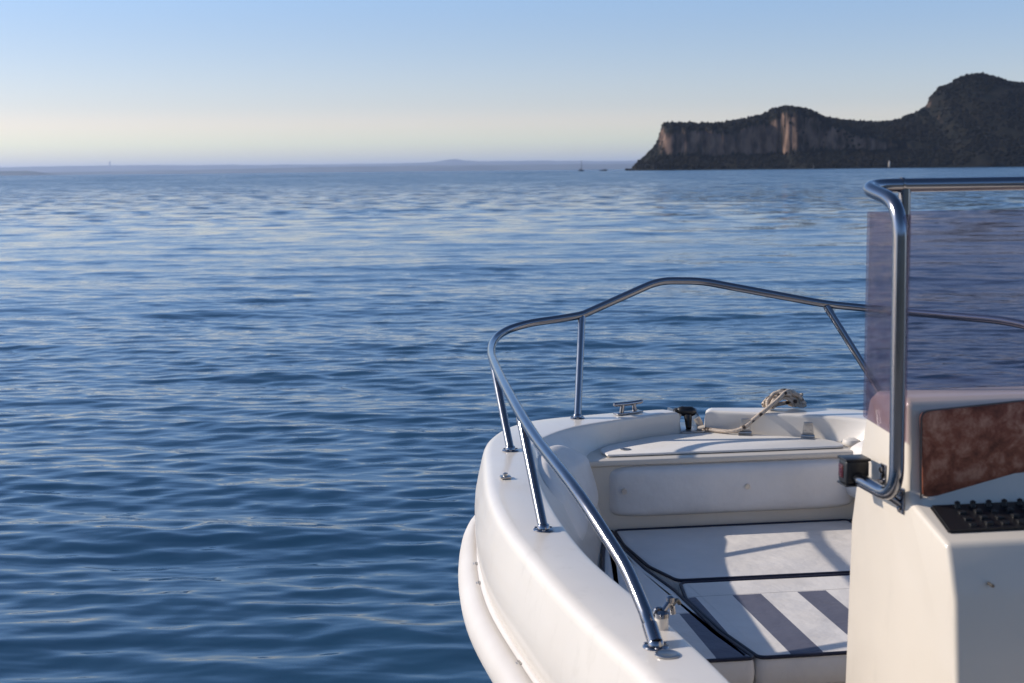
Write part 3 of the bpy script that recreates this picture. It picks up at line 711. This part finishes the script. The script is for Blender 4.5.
def hgt(u, y):
    s = float(np.interp(u, su, sh)); x = ux(u, YR)
    yc = YR - 62 + 10 * fbm(x * .045, 3.1) + 5 * fbm(x * .13, 8.2) - (26 if u > 774 else max(0, (u - 770) / 4 * 26))     # foot of the cliff
    y0 = shore(u) + 6 * fbm(x * .02, 1.3)
    cl = min(1, max(0, (u - 655) / 8)) * min(1, max(0, (905 - u) / 110)); cl = cl  # how much of a cliff
    d = (y - y0)
    if d < 0: return -3.
    t = min(1, d / (YR - y0))
    slope = t ** .9
    tal = .26 * min(1, d / (yc - y0)) ** 1.1
    c = min(1, max(0, (y - yc) / 9.)); c = c * c * (3 - 2 * c)
    ledge = tal + c * (.66 + .03 * fbm(x * .03, y * .03)) + .08 * min(1, max(0, (y - yc - 9) / 40))
    f = slope * (1 - cl) + min(1, ledge) * cl
    if y > YR: f = max(0, 1 - ((y - YR) / 420) ** 2)
    h = s * f + min(1, d / 15) * 1.6 * fbm(x * .08, y * .08, 4.) * (1 if s > 8 else s / 8)
    return max(h, -3)
us = np.arange(626, 1382, 1.6 / 1.1); ys = np.concatenate([np.arange(1412, 1560, 2.2), np.arange(1560, 1610, 3.), np.arange(1612, 2030, 14)])
bm = bmesh.new(); G = []
for u in us:
    G.append([bm.verts.new((ux(u, max(YR, y)), y, hgt(u, y))) for y in ys])
for a, b_ in zip(G, G[1:]):
    for k in range(len(ys) - 1): bm.faces.new((a[k], b_[k], b_[k + 1], a[k + 1]))
o = obj('headland_hill', bm, M['rock'], None, angle=None); tag(o, kind='structure')

# woodland on it: thousands of ragged crowns, one object
def woodland():
    rnd = random.Random(5); base = bmesh.new(); bmesh.ops.create_icosphere(base, subdivisions=1, radius=1)
    bv = np.array([v.co[:] for v in base.verts]); bf = [[v.index for v in f.verts] for f in base.faces]; base.free()
    V, Fs = [], []; n = 0
    def crown(x, y, z, r):
        nonlocal n
        s = np.array((r * rnd.uniform(.8, 1.2), r * rnd.uniform(.8, 1.2), r * rnd.uniform(.8, 1.3)))
        jit = np.array([[rnd.uniform(.72, 1.25)] for _ in range(len(bv))])
        V.append(bv * jit * s + np.array((x, y, z + r * .45))); Fs.append(np.array(bf) + n); n += len(bv)
    for _ in range(21000):
        u = rnd.uniform(634, 1350); y = rnd.uniform(1425, 1640)
        h = min(hgt(u, y), hgt(u - 1.5, y), hgt(u + 1.5, y))
        if h < 1.: continue
        steep = abs(hgt(u, y + 3) - hgt(u, y - 3)) / 6
        if steep > 1.5 and (u < 775 or (u < 880 and rnd.random() < .5)): continue
        if noise.noise(Vector((u * .03, y * .03, 9))) < -.35: continue
        r = rnd.uniform(1.0, 2.3) * (1.35 if rnd.random() < .12 else 1)
        crown(ux(u, max(y, YR)), y, h, r)
    for _ in range(900):                                       # skyline trees
        u = rnd.uniform(662, 1350); h = min(hgt(u - 1.5, YR), hgt(u, YR), hgt(u + 1.5, YR))
        if h < 8: continue
        r = rnd.uniform(.8, 1.7) * (1.5 if noise.noise(Vector((u * .11, 2, 9))) > .25 else .9); crown(ux(u, YR), YR + rnd.uniform(-6, 4), h - .5, r)
    V = np.concatenate(V); Fs = np.concatenate(Fs)
    me = bpy.data.meshes.new('woodland'); me.from_pydata(V.tolist(), [], Fs.tolist()); me.materials.append(M['leaves'])
    o = bpy.data.objects.new('woodland', me); COL.objects.link(o)
    tag(o, 'dark scrub and trees covering the rocky headland', 'woodland', kind='stuff')
woodland()

# ================================================================== FAR SHORE
def shore_strip(name, Y, pts, depth, amp, seed):
    bm = bmesh.new(); us_ = np.arange(pts[0][0], pts[-1][0], 1.5); pu = [p[0] for p in pts]; ph_ = [max(.5, vh(p[0], p[1], Y) - 1.7) for p in pts]; rows_ = []
    for u in us_:
        h = float(np.interp(u, pu, ph_)); h = max(.5, h * (1 + amp * fbm(u * .03, seed)) + amp * 12 * fbm(u * .2, seed + 3)); x_ = ux(u, Y)
        rows_.append([bm.verts.new(p) for p in ((x_, Y - depth * .12, -.5), (x_, Y, h * .55), (x_, Y + depth * .5, h), (x_, Y + depth, -.5))])
    for a, b_ in zip(rows_, rows_[1:]):
        for k in range(3): bm.faces.new((a[k], b_[k], b_[k + 1], a[k + 1]))
    return tag(obj(name, bm, M['far'], None, angle=None), kind='structure')
shore_strip('far_shore_terrain', 18000., [(-500, 176), (0, 173), (200, 169.5), (330, 166.6), (430, 165), (520, 164.2), (640, 163.4), (1100, 161), (1500, 158)], 1500, .10, 2.)
shore_strip('distant_hills', 27000., [(-500, 168), (0, 167), (60, 165.8), (115, 165), (300, 164.5), (400, 163), (436, 161.5), (448, 159.6), (455, 158.8), (464, 160), (480, 161), (520, 160.3), (600, 160.8), (700, 160), (1100, 158)], 2000, .05, 7.)
shore_strip('near_shore_terrain', 12500., [(-600, 171), (-50, 170.6), (18, 171), (30, 172.2), (35, 174.4), (42, 175)], 900, .10, 5.)

# tower on the far shore
tw = tag(empty('tower', (ux(115, 26000.), 26000., 135)), 'slim pale tower standing on the far hazy shore', 'tower'); tw.scale = (1.5, 1.5, 1.5)
bm = bmesh.new(); lathe(bm, [(9, -10), (8, 35), (7, 52)], 16); obj('shaft', bm, M['concrete'], tw)
bm = bmesh.new(); lathe(bm, [(7, 52), (11, 54), (11, 60), (5, 62), (2, 74)], 16); obj('tower_head', bm, M['concrete'], tw)

# sailboat with bare mast
sb = tag(empty('sailboat', (ux(582.3, 1500.), 1500., 0), R(15)), 'tiny dark sailboat with a bare mast on the horizon', 'sailboat')
def boat_hull(L, W, Hh, sheer=.25):
    bm = bmesh.new(); rings_ = []
    for i in range(13):
        t = i / 12; w = W / 2 * (math.sin(math.pi * min(1, .25 + t * .75)) ** .6 if t < 1 else .02); zz = Hh * (1 + sheer * (t - .4) ** 2)
        w = max(w, .02); x_ = L * (t - .5)
        rings_.append([bm.verts.new((x_, a * w, z_)) for a, z_ in ((-1, zz), (-.85, .2), (-.3, -.35), (.3, -.35), (.85, .2), (1, zz))])
    for a, b_ in zip(rings_, rings_[1:]):
        for k in range(6): bm.faces.new((a[k], a[(k + 1) % 6], b_[(k + 1) % 6], b_[k]))
    bm.faces.new(rings_[0]); bm.faces.new(rings_[-1][::-1]); return bm
obj('hull', boat_hull(6.5, 2.2, .9), M['dark'], sb)
bm = bmesh.new(); tube(bm, [(.5, 0, .8), (.5, 0, 11.5)], [.22, .16], 10); obj('mast', bm, M['dark'], sb)
bm = bmesh.new(); tube(bm, [(.5, 0, 1.9), (-2.6, 0, 1.8)], [.22, .20], 10); obj('boom', bm, M['dark'], sb)
bm = bmesh.new(); bevbox(bm, (-1.6, -.7, .85), (1.6, .7, 1.45), .15); obj('cabin', bm, M['dark'], sb)
fb = tag(empty('fishing_boat', (ux(604.5, 1500.), 1500., 0), R(8)), 'low dark boat lying on the horizon right of the sailboat', 'boat')
obj('hull', boat_hull(8.2, 2.4, 1.0, .8), M['dark'], fb)
bm = bmesh.new(); bevbox(bm, (.2, -.7, .9), (2.6, .7, 1.9), .15); obj('cabin', bm, M['dark'], fb)
bc = tag(empty('channel_marker', (ux(888.3, 1250.), 1250., 0)), 'slim pale channel marker in front of the headland', 'channel marker')
bm = bmesh.new(); lathe(bm, [(1.0, -.4), (1.15, .2), (1.0, .8), (.6, 1.0)], 16); obj('float', bm, M['dark'], bc)
bm = bmesh.new(); lathe(bm, [(.62, 1.0), (.95, 2.2), (.95, 5.0), (.35, 6.4)], 14); obj('body', bm, M['pale'], bc)
bm = bmesh.new(); lathe(bm, [(.25, 6.4), (.28, 7.1), (.1, 7.4)], 10); obj('lamp', bm, M['dark'], bc)
by = tag(empty('buoy', (ux(813, 1250.), 1250., 0)), 'small dark buoy floating before the foot of the cliff', 'buoy')
bm = bmesh.new(); lathe(bm, [(.5, -.6), (1.3, -.1), (1.3, .7), (.5, 1.1)], 16); obj('float', bm, M['dark'], by)
bm = bmesh.new(); tube(bm, [(0, 0, 1), (0, 0, 4.0)], [.35, .12], 8); lathe(bm, [(.1, 2.6), (.45, 3.0), (.1, 3.6)], 10); obj('topmark', bm, M['screw'], by)

# harbour side added behind the camera, unseen, for steel reflections and warm bounce light
bm = bmesh.new(); bevbox(bm, (-40, -12, -1), (40, -3.5, .95), .05); bevbox(bm, (-40, -4.1, .95), (40, -3.5, 1.08), .03)
tag(obj('added_quay', bm, M['concrete'], None, angle=30), kind='structure')
bm = bmesh.new(); G = []
for i in range(90):
    th_ = R(125 + i * 3.2 * .5 * 1.0 - 20); row = []
    for j in range(16):
        d_ = 45 + j * 14; x_ = math.sin(th_) * d_; y_ = math.cos(th_) * d_
        row.append(bm.verts.new((x_, y_, -1 + 34 * (1 - math.exp(-j / 4)) * min(1, i / 12, (89 - i) / 12) + 4 * fbm(x_ * .05, y_ * .05) * min(1, j / 2))))
    G.append(row)
for a, b_ in zip(G, G[1:]):
    for k in range(15): bm.faces.new((a[k], b_[k], b_[k + 1], a[k + 1]))
tag(obj('added_shore_hill', bm, M['far'], None, angle=None), kind='structure')  # unseen hill, added as a dark shape for the rails to reflect

# ================================================================== HAZE
bm = bmesh.new(); bmesh.ops.create_cube(bm, size=1)
for v in bm.verts: v.co = Vector((v.co.x * 99000, v.co.y * 99000, -1.5 + (v.co.z + .5) * 276.5))
hz = obj('haze', bm, bpy.data.materials.new('haze'), None, smooth=False); tag(hz, 'pale blue haze over the lake', 'haze', kind='stuff')
m = hz.data.materials[0]; m.use_nodes = True; nt = m.node_tree; nt.nodes.clear()
out = node(nt, 'ShaderNodeOutputMaterial', 300, 0); pv = node(nt, 'ShaderNodeVolumePrincipled', 0, 0)
pv.inputs['Color'].default_value = (.64, .74, .95, 1); pv.inputs['Density'].default_value = 4.0e-5; pv.inputs['Anisotropy'].default_value = .3
nt.links.new(pv.outputs[0], out.inputs['Volume'])

# ================================================================== SKY, SUN, CAMERA
SUN = (Matrix.Rotation(YAW, 3, 'Z') @ Vector((-1.70, .62, 1.0))).normalized()
w = bpy.data.worlds.new('World'); sc.world = w; w.use_nodes = True; nt = w.node_tree
bg = nt.nodes['Background']; sk = node(nt, 'ShaderNodeTexSky', -300, 0, sky_type='NISHITA')
sk.sun_disc = False; sk.sun_elevation = math.asin(SUN.z); sk.sun_rotation = math.atan2(SUN.x, SUN.y)
sk.air_density = 1.0; sk.dust_density = .7; sk.ozone_density = 3.0; sk.altitude = 60
tc = node(nt, 'ShaderNodeTexCoord', -900, 0); sp = node(nt, 'ShaderNodeSeparateXYZ', -700, -200); nt.links.new(tc.outputs['Generated'], sp.inputs[0])
cr = node(nt, 'ShaderNodeValToRGB', -500, -200); cr.color_ramp.interpolation = 'B_SPLINE'; e = cr.color_ramp.elements
e[0].position = 0.; e[0].color = (1.70, 1.34, 1.14, 1); e[1].position = .5; e[1].color = (.44, .51, .59, 1)
for p_, c_ in ((.018, (1.22, 1.0, .965, 1)), (.045, (.81, .745, .845, 1)), (.12, (.57, .60, .74, 1)), (.27, (.86, 1.0, 1.18, 1))): x = e.new(p_); x.color = c_
mm = node(nt, 'ShaderNodeMix', -100, 0, data_type='RGBA', blend_type='MULTIPLY'); mm.inputs[0].default_value = 1
nt.links.new(sp.outputs[2], cr.inputs[0]); nt.links.new(sk.outputs[0], mm.inputs[6]); nt.links.new(cr.outputs[0], mm.inputs[7])
nt.links.new(mm.outputs[2], bg.inputs[0]); bg.inputs['Strength'].default_value = .15
sl = bpy.data.lights.new('sun', 'SUN'); sl.energy = 3.7; sl.angle = R(.6); sl.color = (1, .91, .80)
so = bpy.data.objects.new('sun', sl); COL.objects.link(so); so.rotation_euler = SUN.to_track_quat('Z', 'Y').to_euler()

cam = bpy.data.cameras.new('camera'); cam.sensor_width = 36; cam.lens = 50; cam.clip_start = .05; cam.clip_end = 120000
cam.dof.use_dof = True; cam.dof.focus_distance = 4.3; cam.dof.aperture_fstop = 8
co = bpy.data.objects.new('camera', cam); COL.objects.link(co); sc.camera = co
pitch = math.atan((341.5 - 170.2) / 1422.2); roll = R(.58)
fw = Vector((0, math.cos(pitch), -math.sin(pitch))); up0 = Vector((0, math.sin(pitch), math.cos(pitch))); r0 = Vector((1, 0, 0))
rt = r0 * math.cos(roll) - up0 * math.sin(roll); up = up0 * math.cos(roll) + r0 * math.sin(roll)
co.matrix_world = Matrix(((rt.x, up.x, -fw.x, 0), (rt.y, up.y, -fw.y, 0), (rt.z, up.z, -fw.z, 1.7), (0, 0, 0, 1)))

vs = sc.view_settings; vs.view_transform = 'Standard'; vs.look = 'None'; vs.exposure = .33; vs.gamma = 1; vs.use_curve_mapping = False
sc.render.engine = 'CYCLES'; cy = sc.cycles
cy.use_denoising = True; cy.max_bounces = 8; cy.diffuse_bounces = 3; cy.glossy_bounces = 4; cy.transparent_max_bounces = 12; cy.volume_bounces = 1
cy.sample_clamp_indirect = 8
